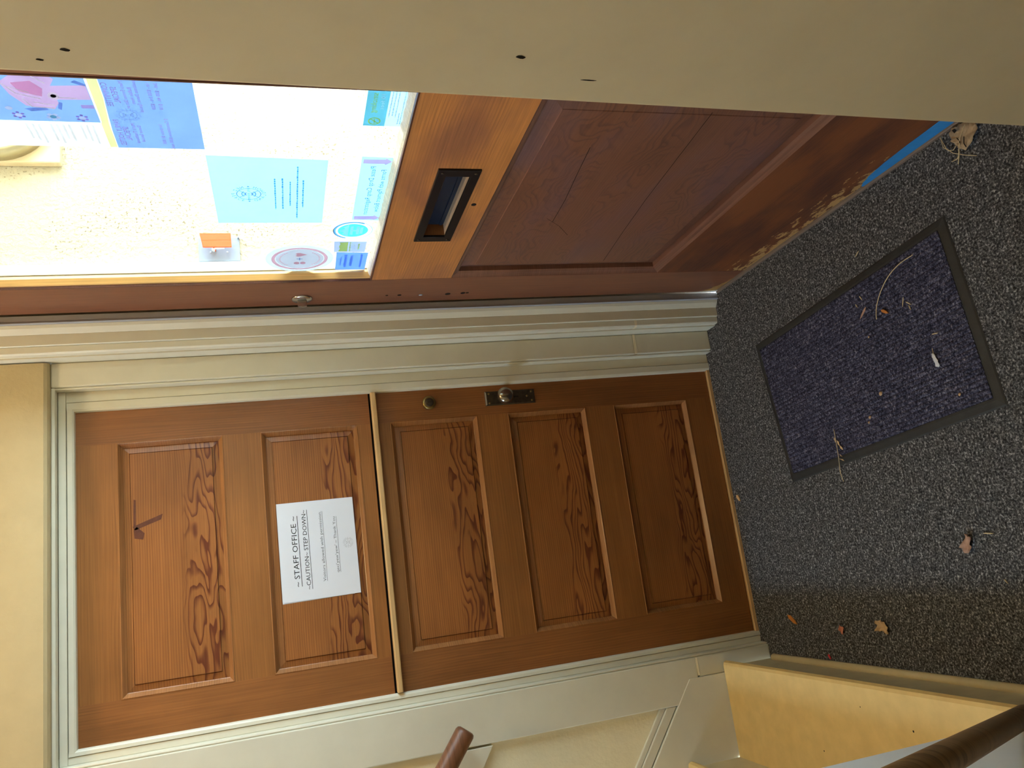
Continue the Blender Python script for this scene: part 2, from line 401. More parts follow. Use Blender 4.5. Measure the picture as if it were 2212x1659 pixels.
# right leg, split by a filled joint above its plinth
MB().prism([(.9535, -.050), (1.0235, -.050), (1.0235, .0), (.9535, .0)], PL + .004, 2.056).build('casing', M['trim'], t1, bevel=.004)
MB().prism([(.9535, -.050), (1.0235, -.050), (1.0235, .0), (.9535, .0)], 0, PL - .004).build('plinth', M['trim'], t1, bevel=.004)
MB().box(.956, 1.022, -.0508, -.004, PL - .004, PL + .004).build('filler_joint', M['caulk'], t1)
MB().box(.9470, .9535, -.044, .0, 0, 2.056).build('casing_bead', M['trim'], t1, bevel=.003)
MB().box(.9170, .9470, -.012, .0, 0, 2.056).build('jamb', M['trim'], t1, bevel=.0015)
MB().prism([(.889, .0), (.891, -.010), (.897, -.0135), (.9155, -.0145), (.9165, .0)], 0, 2.0255).build('door_stop', M['trim'], t1)
# left leg
PLL = .262
MB().prism([(-.165, -.050), (-.0355, -.050), (-.0355, .0), (-.165, .0)], PLL + .003, 2.056).build('casing', M['trim'], t1, bevel=.003)
MB().prism([(-.095, -.050), (-.0355, -.050), (-.0355, .0), (-.095, .0)], 0, PLL - .003).build('plinth', M['trim'], t1, bevel=.003)
MB().box(-.090, -.037, -.0508, -.004, PLL - .003, PLL + .003).build('filler_joint', M['caulk'], t1)
MB().box(-.0355, -.0285, -.046, .0, 0, 2.056).build('casing_bead', M['trim'], t1, bevel=.003)
MB().box(-.0285, -.0100, -.012, .0, 0, 2.056).build('jamb', M['trim'], t1, bevel=.0015)
MB().prism([(.006, .0), (.004, -.010), (.000, -.0135), (-.0085, -.0145), (-.0098, .0)], 0, 2.0255).build('door_stop', M['trim'], t1)
# head
MB().box(-.0355, .9535, -.046, -.020, 2.046, 2.056).build('casing_bead', M['trim'], t1, bevel=.002)
MB().box(-.0285, .9470, -.018, .0, 2.0265, 2.046).build('head_jamb', M['trim'], t1, bevel=.0015)
MB().prism([(.0, 2.006), (-.010, 2.0075), (-.0135, 2.012), (-.0145, 2.0245), (.0, 2.0255)], .0, .9155, 'x').build('head_stop', M['trim'], t1)
struct(MB().box(-.0285, .9470, -.010, .06, -.01, .011).build('trim_3', M['ledge'], bevel=.002), 'worn pale wood threshold strip under the staff office door', 'threshold')

# trim beside the entrance door's latch
t2 = thing('trim_2', (1.07, -.10, 0), 'layered beige frame in the corner by the entrance door latch', 'door frame', kind='structure')
ZT = 2.46
MB().box(1.1075, 1.1275, -.1525, -.12, .0, ZT).box(1.1045, 1.1075, -.1575, -.12, .0, ZT).build('weatherstrip', M['steel'], t2, bevel=.0008)
MB().prism([(1.1045, -.146), (1.0955, -.143), (1.0815, -.131), (1.0815, -.10), (1.1045, -.10)], 0, ZT).build('stop_moulding', M['trim'], t2, bevel=.001)
MB().prism([(1.0815, -.1300), (1.0520, -.1300), (1.0505, -.127), (1.0505, -.10), (1.0815, -.10)], 0, ZT).build('jamb', M['trim'], t2, bevel=.0008)
for (z0, z1, nm) in ((PL + .024, ZT, 'casing'), (0, PL + .016, 'plinth')):
    MB().prism([(1.0500, -.1235), (1.0330, -.1225), (1.0285, -.118), (1.0245, -.05), (1.0245, -.03), (1.0500, -.03)], z0, z1).build(nm, M['trim'], t2, bevel=.001)
MB().prism([(1.0502, -.1240), (1.0325, -.1232), (1.0278, -.1185), (1.0238, -.05), (1.0238, -.03), (1.0502, -.03)], PL + .016, PL + .024).build('filler_joint', M['caulk'], t2)
MB().box(1.024, 1.129, -.10, .0, 0, ZT).build('backing', M['trim'], t2)
MB().prism([(-.1575, .009), (-.1735, .009), (-.1690, .045), (-.1630, .085), (-.1590, .125), (-.1575, .125)], 1.1265, 1.1286, 'x').build('daylight_wedge', M['whiteplastic'], t2)  # white wedge stands in for daylight leaking through the door's bottom corner
t4 = struct(MB().box(1.1225, 1.20, -1.45, -.158, -.01, .0085).build('trim_4', plain('sill_metal', '#7d6c5f', .55, .1), bevel=.002), 'low dull sill under the entrance door', 'threshold')
t6 = thing('trim_6', (1.15, -1.44, 0), 'beige frame on the hinge side of the entrance door', 'door frame', kind='structure')
MB().box(1.105, 1.172, -1.47, -1.415, 0, ZT).build('jamb', M['trim'], t6)
MB().box(1.105, 1.172, -1.415, -.158, 2.425, ZT).build('head_jamb', M['trim'], t6)

# ------------------------------------------------------------------ staff office door: a Dutch door of two leaves
d1 = thing('door_1', (.445, .02, .012), 'varnished fir split door with five panels and a notice on it', 'door', kind='structure')
X0, X1, XL, XR = -.004, .897, .108, .794
yb = .040
S = lambda a, b, d: (a, d, b)
for (z0, z1) in ((1.1925, 2.011), (.0135, 1.181)):
    MB().box(X0, XL, 0, yb, z0, z1).build('stile', M['stilewood'], d1)
    MB().box(XR, X1, 0, yb, z0, z1).build('stile', M['stilewood'], d1)
for (z0, z1) in ((1.903, 2.011), (1.516, 1.621), (1.1925, 1.232), (1.132, 1.181), (.752, .853), (.380, .481), (.0135, .106)):
    MB().box(XL, XR, .0004, yb, z0, z1).build('rail', M['railwood'], d1)
for (z0, z1) in ((1.621, 1.903), (1.232, 1.516), (.853, 1.132), (.481, .752), (.106, .380)):
    p = MB().rings(S, XL, XR, z0, z1, [(.010, .036), (.010, .0165), (.030, .0125), (.0305, .0150), (.0320, .0150), (.0325, .0095)]).build('panel', M['panelwood'], d1)
    MB().rings(S, XL, XR, z0, z1, [(0, .0002), (.0006, -.0010), (.0024, -.0012), (.0040, .0008), (.0115, .0118), (.0130, .0130), (.0134, .0175)], fill=False).build('moulding', M['mould'], p)
MB().box(X0, X1, .012, yb, 1.181, 1.1925).build('split_gap', M['gap'], d1)
MB().prism([(-.0005, 1.1695), (-.018, 1.1705), (-.0205, 1.1730), (-.0205, 1.1830), (-.0185, 1.1860), (-.0005, 1.1865)], .0085, .888, 'x').build('ledge', M['ledge'], d1)
# mortise plate with knob
kp = MB().rings(S, .822, .869, .652, .821, [(0, 0), (.0005, -.0025), (.004, -.0045)]).build('lock_plate', M['bronze'], d1)
MB().prism([(.8225, .8205), (.8685, .8205), (.8650, .8160), (.8260, .8160)], -.0047, -.0005, 'y').build('plate_edge', M['edge_steel'], kp)
for (x, z) in ((.830, .808), (.861, .808), (.831, .664), (.860, .664), (.846, .680)):
    MB().lathe([(.0034, 0), (.0034, .0012), (.002, .0018)], (x, -.0045, z), (0, -1, 0), 12).build('screw', M['brass'], kp, True)
MB().lathe([(.011, 0), (.011, .006), (.008, .009), (.0075, .024), (.012, .028), (.022, .034), (.0262, .043), (.0266, .050), (.024, .058), (.016, .0645), (.006, .067)], (.842, -.0045, .766), (0, -1, 0), 32).build('knob', M['knob'], kp, True)
kh = MB().lathe([(.0032, 0), (.0032, .0004)], (.846, -.0045, .722), (0, -1, 0), 14); kh.box(.8445, .8475, -.0049, -.0044, .709, .722)
kh.build('keyhole', M['hole'], kp)
db = MB().lathe([(.0215, 0), (.0215, .006), (.019, .009), (.0155, .010)], (.846, 0, 1.004), (0, -1, 0), 32).build('deadbolt', M['brass'], d1, True)
MB().lathe([(.0135, .0095), (.0135, .0125), (.011, .0135)], (.846, 0, 1.004), (0, -1, 0), 28).build('cylinder', M['bronze'], db, True)
MB().box(.8452, .8468, -.0142, -.0130, .999, 1.009).build('keyway', M['hole'], db)
# old dark scrapes in the varnish
M['scrape'] = plain('dark_scrape', '#5f3320', .6, var=.2, vscale=60)
for q in ([(.585, 1.790), (.570, 1.794), (.546, 1.863), (.557, 1.868)], [(.546, 1.866), (.556, 1.858), (.536, 1.838), (.519, 1.842), (.524, 1.864)], [(.632, 1.864), (.630, 1.858), (.560, 1.860), (.556, 1.866)]):
    MB().add([(x, .0091, z) for x, z in q], [tuple(range(len(q)))]).build('scrape', M['scrape'], d1)

# ------------------------------------------------------------------ entrance door with glass, mail slot and lower panel
XE = 1.129
d2 = thing('door_2', (XE + .02, -.785, .006), 'reddish brown wooden entrance door with a large glass pane and mail slot', 'door', kind='structure')
E_ = lambda a, b, d: (XE + d, a, b)
YA, YB = -.1605, -1.412                                # latch edge, hinge edge
XB = .044
MB().box(XE, XE + XB, -.346, YA, .012, 2.42).build('stile', M['e_stile'], d2, bevel=.002)
MB().box(XE, XE + XB, YB, -1.225, .012, 2.42).build('stile', M['e_stile'], d2, bevel=.002)
SL = (-.937, -.632, 1.0385, 1.0945)                   # the mail slot's hole
MB().holed(E_, -1.225, -.346, .967, 1.193, SL, .0004, XB).build('lock_rail', M['e_rail'], d2)
MB().box(XE + .0004, XE + XB, -1.225, -.346, .012, .319).build('bottom_rail', M['e_bottom'], d2)
MB().box(XE + .0004, XE + XB, -1.225, -.346, 2.225, 2.42).build('top_rail', M['e_rail'], d2)
MB().rings(E_, -1.225, -.346, .319, .967, [(.012, .040), (.012, .029), (.058, .0150), (.059, .0135)]).build('panel', M['e_panel'], d2)
MB().rings(E_, -1.225, -.346, .319, .967, [(0, .0003), (.002, .003), (.006, .006), (.0135, .0085), (.0195, .013), (.020, .0300)], fill=False).build('panel_moulding', wood('entrance_moulding', '#7d5645', '#5a3a30', 1, 2, F=160, A=4, amount=.3, rough=.3), d2)
# cracks in the panel veneer
for pts in ([(-.420, .525), (-.62, .548), (-.801, .566), (-1.0, .580), (-1.177, .592)], [(-.682, .769), (-.80, .776), (-.92, .790), (-1.036, .802)], [(-.60, .70), (-.655, .742), (-.70, .79)]):
    m = MB()
    for (a, b) in zip(pts, pts[1:]):
        w = .0007
        m.add([(XE + .0128, a[0], a[1] - w), (XE + .0128, b[0], b[1] - w), (XE + .0128, b[0], b[1] + w), (XE + .0128, a[0], a[1] + w)], [(0, 1, 2, 3)])
    m.build('veneer_crack', M['hole'], d2)
# glazing
GX = XE + .028
pane = MB().box(GX, GX + .004, -1.222, -.340, 1.196, 2.222).build('pane', M['glass'], d2)
MB().prism([(XE + .0035, -.3465), (XE + .0280, -.3465), (XE + .0280, -.3560), (XE + .0200, -.3580), (XE + .0060, -.3520)], 1.196, 2.222).build('glazing_bead', M['bead'], d2)
MB().prism([(XE + .0322, -.3462), (XE + .0460, -.3462), (XE + .0460, -.3600), (XE + .0322, -.3560)], 1.196, 2.222).build('outer_bead', M['extwhite'], d2)
bm_ = MB()
N = 60; top = []
for i in range(N + 1):
    y = -.357 - i * (.866 / N)
    top.append((y, 1.2035 + random.uniform(-.0012, .0016)))
for (a, b) in zip(top, top[1:]):
    bm_.add([(XE + .004, a[0], 1.1935), (XE + .004, b[0], 1.1935), (XE + .012, b[0], 1.1985), (XE + .012, a[0], 1.1985)], [(0, 1, 2, 3)])
    bm_.add([(XE + .012, a[0], 1.1985), (XE + .012, b[0], 1.1985), (XE + .0278, b[0], b[1]), (XE + .0278, a[0], a[1])], [(0, 1, 2, 3)])
bm_.build('putty_bead', plain('flaking_putty', '#d9d4c4', .8, var=.15, vscale=120, bump=.4), d2)
MB().rings(E_, -1.227, -.3445, 1.1915, 2.227, [(0, .0002), (.0, -.0016), (.0035, -.0016), (.0045, .004)], fill=False).build('pane_rim', wood('dark_rim', '#5a3324', '#3c2018', 1, 2, F=160, A=4, amount=.3), d2)
# mail slot
ms = MB().holed(E_, -.962, -.6065, 1.0200, 1.1130, (-.935, -.634, 1.0400, 1.0930), -.0045, .002).build('mail_slot', M['black'], d2, bevel=.0015)
for (y, z) in ((-.950, 1.1025), (-.950, 1.0305), (-.619, 1.1025), (-.619, 1.0305)):
    MB().lathe([(.0035, 0), (.0035, .001), (.002, .0018)], (XE - .0045, y, z), (-1, 0, 0), 12).build('screw', M['bronze'], ms, True)
MB().box(XE + .030, XE + XB + .004, -.936, -.633, 1.0375, 1.0955).box(XE + .0265, XE + .030, -.934, -.636, 1.044, 1.050).build('flap', M['flap'], ms)
MB().box(XE + .001, XE + .030, -.9365, -.6325, 1.0386, 1.0394).build('sill_liner', M['slotsill'], ms)
MB().box(XE + .001, XE + .030, -.6335, -.6321, 1.0394, 1.0944).build('side_liner', wood('slot_side_wood', '#8a5a30', '#6d4020', 0, 2, F=120, A=4, amount=.3), ms)
wp = [(-.166, .013), (-.200, .013), (-.250, .013), (-.292, .013), (-.270, .020), (-.258, .017), (-.235, .030), (-.222, .028), (-.205, .046), (-.192, .041), (-.180, .062), (-.170, .066)]
MB().add([(XE - .0004, y, z) for y, z in wp], [tuple(range(len(wp)))]).build('worn_patch', plain('bare_worn_wood', '#a07a48', .7, var=.2, vscale=90), d2)
# latch hardware and screw holes on the stile
cy = MB().lathe([(.029, 0), (.029, .003), (.026, .006), (.012, .0075)], (XE, -.2175, 1.376), (-1, 0, 0), 32).build('thumb_turn', M['chrome'], d2, True)
MB().box(XE - .026, XE - .006, -.2205, -.2145, 1.363, 1.389).build('turn_lever', M['chrome'], cy, bevel=.002)
for (y, z, r) in ((-.220, 1.135, .004), (-.220, 1.098, .006), (-.216, 1.035, .0065), (-.217, .952, .0085), (-.221, .906, .0075), (-.222, .893, .005)):
    MB().lathe([(r, 0), (r, .0005)], (XE + .0001, y, z), (-1, 0, 0), 14).build('screw_hole', M['hole'], d2)
MB().lathe([(.006, 0), (.006, .001), (.003, .002)], (XE, -.2165, 1.0345), (-1, 0, 0), 14).build('old_screw', M['steel'], d2, True)
MB().lathe([(.006, 0), (.006, .0005)], (XE + .0001, -.800, 1.002), (-1, 0, 0), 14).build('screw_hole', M['hole'], d2)

# ------------------------------------------------------------------ stairs rising to the left
st = thing('staircase', (-.35, -.55, 0), 'cream painted stairs rising to the left along the wall', 'stairs')
RISE, RUN = .176, .264
XN = -.060
for k in range(9):
    xr = XN - .018 - k * RUN; z0 = k * RISE; z1 = z0 + RISE
    MB().box(xr - .02, xr, -1.127, -.056, z0, z1 - .028).build('riser', M['riser'], st)
    MB().prism([(XN - k * RUN - RUN - .02, z1 - .028), (XN - k * RUN - .012, z1 - .028), (XN - k * RUN - .003, z1 - .022), (XN - k * RUN, z1 - .012), (XN - k * RUN - .004, z1 - .003), (XN - k * RUN - .012, z1), (XN - k * RUN - RUN - .02, z1)], -1.127, -.056, 'y').build('tread', M['tread'], st)
    if k == 0:
        MB().tube([(xr + .006, -1.127, .011), (xr + .006, -.085, .011), (xr + .006, -.080, .010)], [.011, .011, .006], 12).build('shoe_moulding', M['riser'], st, True)
MB().box(-3.94, XN - 9 * RUN, -1.127, -.056, 8.8 * RISE, 9 * RISE).build('landing', M['tread'], st)
for (x, y, r) in ((-.118, -.678, .0016), (-.148, -.841, .0026), (-.248, -.497, .0022)):
    MB().lathe([(r, 0), (r * .6, .0003)], (x, y, RISE), (0, 0, 1), 10).build('paint_chip', M['hole'], st)
# skirting board and its cap along the wall
sk = struct(MB().prism([(-.095, .0), (-.095, .297), (-.330, .469), (-2.75, 2.05), (-2.75, 0)], -.0535, -.03, 'y').build('baseboard_stair', M['trim'], bevel=.0015), 'beige sloping skirting board along the stair wall', 'skirting board')
cp = thing('trim_5', (-1.2, -.04, 1.0), 'narrow stepped cap moulding above the sloping stair skirting', 'moulding', kind='structure')
def slope_strip(o0, o1, y0, name):
    f = lambda x: .297 + (-.095 - x) * (.469 - .297) / .235
    MB().prism([(-.166, f(-.166) + o0), (-.166, f(-.166) + o1), (-2.6, f(-2.6) + o1), (-2.6, f(-2.6) + o0)], y0, -.03, 'y').build(name, M['trim'], cp, bevel=.002)
slope_strip(.0035, .036, -.046, 'cap_lower'); slope_strip(.037, .056, -.040, 'cap_upper')

# handrails
def rail(name, a, b, rad, label, mat='handrail'):
    a, b = Vector(a), Vector(b); d = (b - a).normalized()
    h = thing(name, a, label, 'handrail')
    pts = [a, a + d * .003, a + d * .010, b - d * .010, b - d * .003, b]
    MB().tube(pts, [rad * .72, rad * .9, rad, rad, rad * .9, rad * .72], 28).build('rail', M[mat], h, True)
    return h
h1 = rail('handrail', (-.104, -.120, 1.0225), (-1.9, -.120, 2.385), .0275, 'dark brown round handrail rising along the stair wall')
dz = (2.385 - 1.0225) / 1.796
for x in (-.26, -1.0, -1.75):
    z = 1.0225 + (-.104 - x) * dz
    yb_ = -.0495 if x > -.4 else -.030
    b = MB().tube([(x, yb_, z - .075), (x, -.085, z - .07), (x, -.118, z - .028)], .007, 10); b.lathe([(.026, 0), (.026, .004)], (x, yb_, z - .075), (0, -1, 0), 16)
    b.build('bracket', M['bronze'], h1, True)
bp_ = tag(MB().prism([(-.1715, .937), (-.1715, 1.030), (-.42, 1.235), (-.42, 1.120), (-.228, .972)], -.048, -.0305, 'y').build('rail_backboard', M['trim'], bevel=.0015), 'pale painted backing board behind the stair handrail', 'board')
h2 = rail('handrail', (-.066, -1.168, .196), (.085, -1.785, 1.040), .0185, 'brown wooden handrail sloping up beside the white wall end', 'rail_worn')
b = MB().tube([(-.083, -1.70, .86), (.02, -1.70, .86), (.063, -1.70, .905)], .007, 10); b.lathe([(.024, 0), (.024, .004)], (-.083, -1.70, .86), (1, 0, 0), 16)
b.build('bracket', M['bronze'], h2, True)

# ------------------------------------------------------------------ ceiling lamp (warm)
lp = thing('ceiling_lamp', (.40, -.78, HC), 'round frosted ceiling lamp above the entry mat', 'lamp')
MB().lathe([(.15, 0), (.15, -.02), (.12, -.03)], (.40, -.78, HC), (0, 0, 1), 32).build('base', M['whiteplastic'], lp, True)
dm = NT('lit_dome'); dm.b.inputs['Emission Color'].default_value = (1, .80, .50, 1); dm.b.inputs['Emission Strength'].default_value = 1.5
MB().lathe([(.13, -.03), (.128, -.055), (.10, -.085), (.05, -.10), (.01, -.103)], (.40, -.78, HC), (0, 0, 1), 32).build('dome', dm.done((.9, .85, .75, 1), .5), lp, True)
ld = bpy.data.lights.new('lamp_bulb', 'POINT'); ld.energy = 35; ld.color = (1.0, .74, .40); ld.shadow_soft_size = .11
lo = bpy.data.objects.new('lamp_bulb', ld); C.objects.link(lo); lo.location = (.40, -.78, HC - .23)

# ------------------------------------------------------------------ outside the glass: porch wall, plate, lamp, added roof and side wall, paving
struct(MB().box(1.174, 2.9, -.20, .02, -.05, 2.86).build('wall_porch', M['stucco']), 'rough cream stucco porch wall seen through the door glass', 'wall')
struct(MB().box(1.174, 2.9, -2.72, -2.6, -.05, 2.86).build('wall_porch_blocker', M['stucco']), 'unseen stucco wall added to block side light from the door glass', 'wall')  # unseen wall, added to keep side light off the right casing
struct(MB().box(1.176, 1.245, -.222, -.2005, 0, 2.7).box(1.176, 1.212, -.240, -.222, 0, 2.7).build('trim_7', M['extwhite'], bevel=.003), 'white outer trim board beside the stucco wall', 'trim')
struct(MB().box(1.174, 9, -9, -.2, -.12, -.06).build('pavement', M['concrete']), 'pale concrete paving outside the entrance', 'pavement')
struct(MB().box(1.174, 2.9, -2.72, .02, 2.86, 2.98).build('porch_shade_roof', M['extwhite']), 'unseen porch roof added to shade the stucco wall', 'roof')  # unseen roof, stretched out to hold sky light off the stucco
sp = thing('switch_plate', (1.287, -.20, 1.59), 'grey metal switch plate with an orange flag on the stucco wall', 'switch')
MB().box(1.252, 1.3235, -.2065, -.2005, 1.536, 1.646).build('plate', M['galv'], sp, bevel=.001)
MB().box(1.3175, 1.3225, -.218, -.2065, 1.536, 1.5405).build('bent_tab', M['galv'], sp)
MB().tube([(1.286, -.205, 1.606), (1.286, -.226, 1.604), (1.283, -.232, 1.594), (1.283, -.232, 1.576)], [.006, .006, .0055, .005], 14).build('toggle', M['whiteplastic'], sp, True)
MB().prism([(1.279, 1.556), (1.3205, 1.557), (1.3215, 1.639), (1.2795, 1.632)], -.243, -.237, 'y').build('orange_flag', M['orange'], sp, bevel=.001)
MB().box(1.281, 1.289, -.238, -.205, 1.600, 1.606).build('flag_clip', M['orange'], sp)
for z in (1.614, 1.570): MB().lathe([(.003, 0), (.002, .0015)], (1.279, -.2065, z), (0, -1, 0), 10).build('screw', M['steel'], sp, True)
pl = thing('porch_lamp', (1.68, -.20, 2.14), 'round porch lamp with metal rim on a cream block', 'lamp')
MB().box(1.540, 1.82, -.226, -.2005, 1.988, 2.29).build('block', M['extwood'], pl, bevel=.004)
MB().lathe([(.138, 0), (.138, .030), (.130, .042), (.116, .045), (.112, .036)], (1.68, -.226, 2.14), (0, -1, 0), 40).build('rim', plain('lamp_rim_brass', '#b8ab84', .35, .6), pl, True)
MB().lathe([(.112, .034), (.105, .055), (.08, .075), (.04, .088), (.008, .091)], (1.68, -.226, 2.14), (0, -1, 0), 40).build('globe', plain('frosted_globe', '#e8d9d2', .35), pl, True)

# ------------------------------------------------------------------ print: flat lettering and marks
_tx = {}
def text2d(body):
    if body not in _tx:
        cu = bpy.data.curves.new('lettering', 'FONT'); cu.body = body; cu.resolution_u = 2
        ob = bpy.data.objects.new('lettering', cu); C.objects.link(ob)
        me = bpy.data.meshes.new_from_object(ob.evaluated_get(bpy.context.evaluated_depsgraph_get()))
        _tx[body] = ([(v.co.x, v.co.y) for v in me.vertices], [tuple(p.vertices) for p in me.polygons])
        bpy.data.objects.remove(ob); bpy.data.curves.remove(cu); bpy.data.meshes.remove(me)
    return _tx[body]
class Ink:
    """marks on a plane; P maps (u, v) in metres to a point; names stay with the sheet they are printed on"""
    def __init__(s, P): s.P = P; s.m = MB()
    def poly(s, pts): s.m.add([s.P(*p) for p in pts], [tuple(range(len(pts)))]); return s
    def rect(s, u0, u1, v0, v1): return s.poly([(u0, v0), (u1, v0), (u1, v1), (u0, v1)])
    def line(s, a, b, w):
        dx, dy = b[0] - a[0], b[1] - a[1]; L = math.hypot(dx, dy); nx, ny = -dy / L * w / 2, dx / L * w / 2
        return s.poly([(a[0] + nx, a[1] + ny), (b[0] + nx, b[1] + ny), (b[0] - nx, b[1] - ny), (a[0] - nx, a[1] - ny)])
    def disc(s, u, v, ru, rv=None, seg=36):
        rv = rv or ru
        return s.poly([(u + ru * math.cos(k * 2 * math.pi / seg), v + rv * math.sin(k * 2 * math.pi / seg)) for k in range(seg)])
    def arc(s, u, v, r, w, a0=0, a1=360, seg=40):
        for k in range(seg):
            p, q = R(a0 + (a1 - a0) * k / seg), R(a0 + (a1 - a0) * (k + 1) / seg)
            s.poly([(u + rr * math.cos(x), v + rr * math.sin(x)) for rr, x in ((r - w / 2, p), (r + w / 2, p), (r + w / 2, q), (r - w / 2, q))])
        return s
    def text(s, body, u0, u1, v, h, rot=0):
        """body spans u0..u1 with its baseline at v; h is the capital height"""
        vs, fs = text2d(body)
        x0 = min(p[0] for p in vs); x1 = max(p[0] for p in vs); k = h / .70
        out = []
        for (x, y) in vs: out.append((u0 + (x - x0) / (x1 - x0) * (u1 - u0), v + y * k))
        s.m.add([s.P(*p) for p in out], fs); return s
    def letter(s, ch, u, v, h, ang):
        vs, fs = text2d(ch); cx = (min(p[0] for p in vs) + max(p[0] for p in vs)) / 2; k = h / .70
        ca, sa = math.cos(ang), math.sin(ang)
        s.m.add([s.P(u + (x - cx) * k * ca - (y * k - h / 2) * sa, v + (x - cx) * k * sa + (y * k - h / 2) * ca) for x, y in vs], fs); return s
    def emblem(s, u, v, r, w):
        s.arc(u, v, r * .68, w)
        for sg in (-1, 1):
            for s2 in (-1, 1):
                s.line((u + s2 * r * .42, v + sg * r * .54), (u + s2 * r * .06, v + sg * r * .15), w)
            s.arc(u, v, r * .40, w, 90 * sg - 50, 90 * sg + 50, 14); s.arc(u, v, r * .20, w, 90 * sg - 60, 90 * sg + 60, 10)
            s.line((u - r * .13, v + sg * r * .38), (u - r * .06, v + sg * r * .18), w); s.line((u + r * .13, v + sg * r * .38), (u + r * .06, v + sg * r * .18), w)
            s.poly([(u + sg * r, v), (u + sg * r * .88, v - r * .08), (u + sg * r * .88, v + r * .08)])
        for k, ch in enumerate('NEZ PERCE'):
            if ch != ' ':
                a = R(155 - k * 16.5); s.letter(ch, u + r * .87 * math.cos(a), v + r * .87 * math.sin(a), r * .22, a - math.pi / 2)
        for k, ch in enumerate('HOMELAND'):
            a = R(205 + k * 18.5); s.letter(ch, u + r * .87 * math.cos(a), v + r * .87 * math.sin(a), r * .22, a + math.pi / 2)
        s.text('W9L 9W9M9', u - r * .80, u + r * .80, v - r * .08, r * .15)
        return s
    def scrawl(s, u0, u1, v, h):
        """a row of print too small to read"""
        u = u0
        while u < u1 - .001:
            w = min(random.uniform(.004, .011), u1 - u); s.rect(u, u + w, v, v + h * random.uniform(.8, 1.1)); u += w + .0016
        return s
    def build(s, mat, parent, name='print'):
        o = s.m.build(name, mat, parent, fix=False); o['kind'] = 'stuff'; return o

# notice on the staff door
sg = thing('sign', (.436, .0035, 1.262), 'white staff office notice taped to the split wooden door', 'sign')
TL = R(-.3)
def PS(u, v, dep=.0002):
    u2, v2 = u * math.cos(.008) - v * math.sin(.008), u * math.sin(.008) + v * math.cos(.008)
    return (.4365 + u2, .0075 - dep, 1.372 + v2)
MB().add([PS(u, v, d) for d in (0, -.0006) for (u, v) in ((-.1397, -.108), (.1397, -.108), (.1397, .108), (-.1397, .108))], [(0, 1, 2, 3), (7, 6, 5, 4), (0, 4, 5, 1), (1, 5, 6, 2), (2, 6, 7, 3), (3, 7, 4, 0)]).build('sheet', M['signpaper'], sg)
MB().add([PS(u, v, d) for d in (-.0012, -.0018) for (u, v) in ((-.1405, -.090), (.1402, -.104), (.1425, .1115), (-.1425, .1125))], [(0, 1, 2, 3), (7, 6, 5, 4), (0, 4, 5, 1), (1, 5, 6, 2), (2, 6, 7, 3), (3, 7, 4, 0)]).build('backing_sheet', M['signpaper'], sg)
ik = Ink(PS)
ik.text('~ STAFF OFFICE ~', -.100, .102, .060, .0150).rect(-.100, .102, .0545, .0562)
ik.text('~CAUTION~ STEP DOWN~', -.111, .117, .031, .0118).rect(-.111, .117, .0262, .0276); ik.build(M['ink'], sg, 'heading')
ik = Ink(PS)
ik.text('Visitors allowed with permission.', -.094, .108, -.013, .0080).rect(-.094, .108, -.0168, -.0158)
ik.text("qeci'yew'yew' ~ Thank You", -.074, .088, -.052, .0075).rect(-.074, .088, -.0562, -.0552); ik.build(M['greyink'], sg, 'body_text')
Ink(PS).emblem(.008, -.084, .0155, .0005).build(M['palegrey'], sg, 'emblem')

# papers and stickers on the entrance glass; their print faces the street, so it reads mirrored from inside
XP = GX - .0010
def sheet(name, pts, mat, label, cat, thick=.0005, group=None):
    ys = [p[0] for p in pts]; zs = [p[1] for p in pts]
    o = thing(name, (XP, sum(ys) / len(ys), min(zs)), label, cat, group)
    n = len(pts); m = MB()
    m.add([(x, y, z) for x in (XP, XP + thick) for (y, z) in pts], [tuple(range(n)), tuple(range(n, 2 * n))[::-1]] + [(i, n + i, n + (i + 1) % n, (i + 1) % n) for i in range(n)])
    m.build('sheet', mat, o)
    return o
def disc_pts(y, z, ry, rz, n=44): return [(y + ry * math.cos(k * 2 * math.pi / n), z + rz * math.sin(k * 2 * math.pi / n)) for k in range(n)]
def layer(k): return lambda y, z: (XP - .0002 * k, y, z)
L1_, L2_, L3_ = layer(1), layer(2), layer(3)

no = sheet('notice', [(-.951, 1.5635), (-.654, 1.5635), (-.652, 1.334), (-.940, 1.332)], M['cyan'], 'pale cyan sheet with a round emblem stuck to the door glass', 'notice')
ik = Ink(L1_); ik.emblem(-.7945, 1.4915, .036, .0014); ik.build(M['inkblue'], no, 'emblem')
ik = Ink(L1_)
for (y0, y1, z) in ((-.862, -.724, 1.436), (-.864, -.724, 1.4205), (-.850, -.740, 1.405), (-.913, -.678, 1.390), (-.857, -.733, 1.378)): ik.scrawl(y0, y1, z, .0032)
ik.build(M['paleblueink'], no, 'small_print')

dn = sheet('notice', [(-.957, 1.2660), (-.667, 1.2660), (-.663, 1.1990), (-.954, 1.1985)], M['cyan'], 'pale blue drop box note with two pink arrows at the pane bottom', 'notice')
ik = Ink(L1_).text('Please Drop Camp Registration', -.918, -.696, 1.2335, .0115).text('Forms with Payment Below', -.905, -.709, 1.2100, .0115); ik.build(M['inkblue'], dn, 'lettering')
ik = Ink(L1_)
for y in (-.938, -.6785):
    ik.poly([(y - .0088, 1.262), (y + .0088, 1.262), (y + .0088, 1.217), (y - .0088, 1.217)]); ik.poly([(y - .0145, 1.217), (y + .0145, 1.217), (y, 1.2025)])
ik.build(M['arrow'], dn, 'arrows')

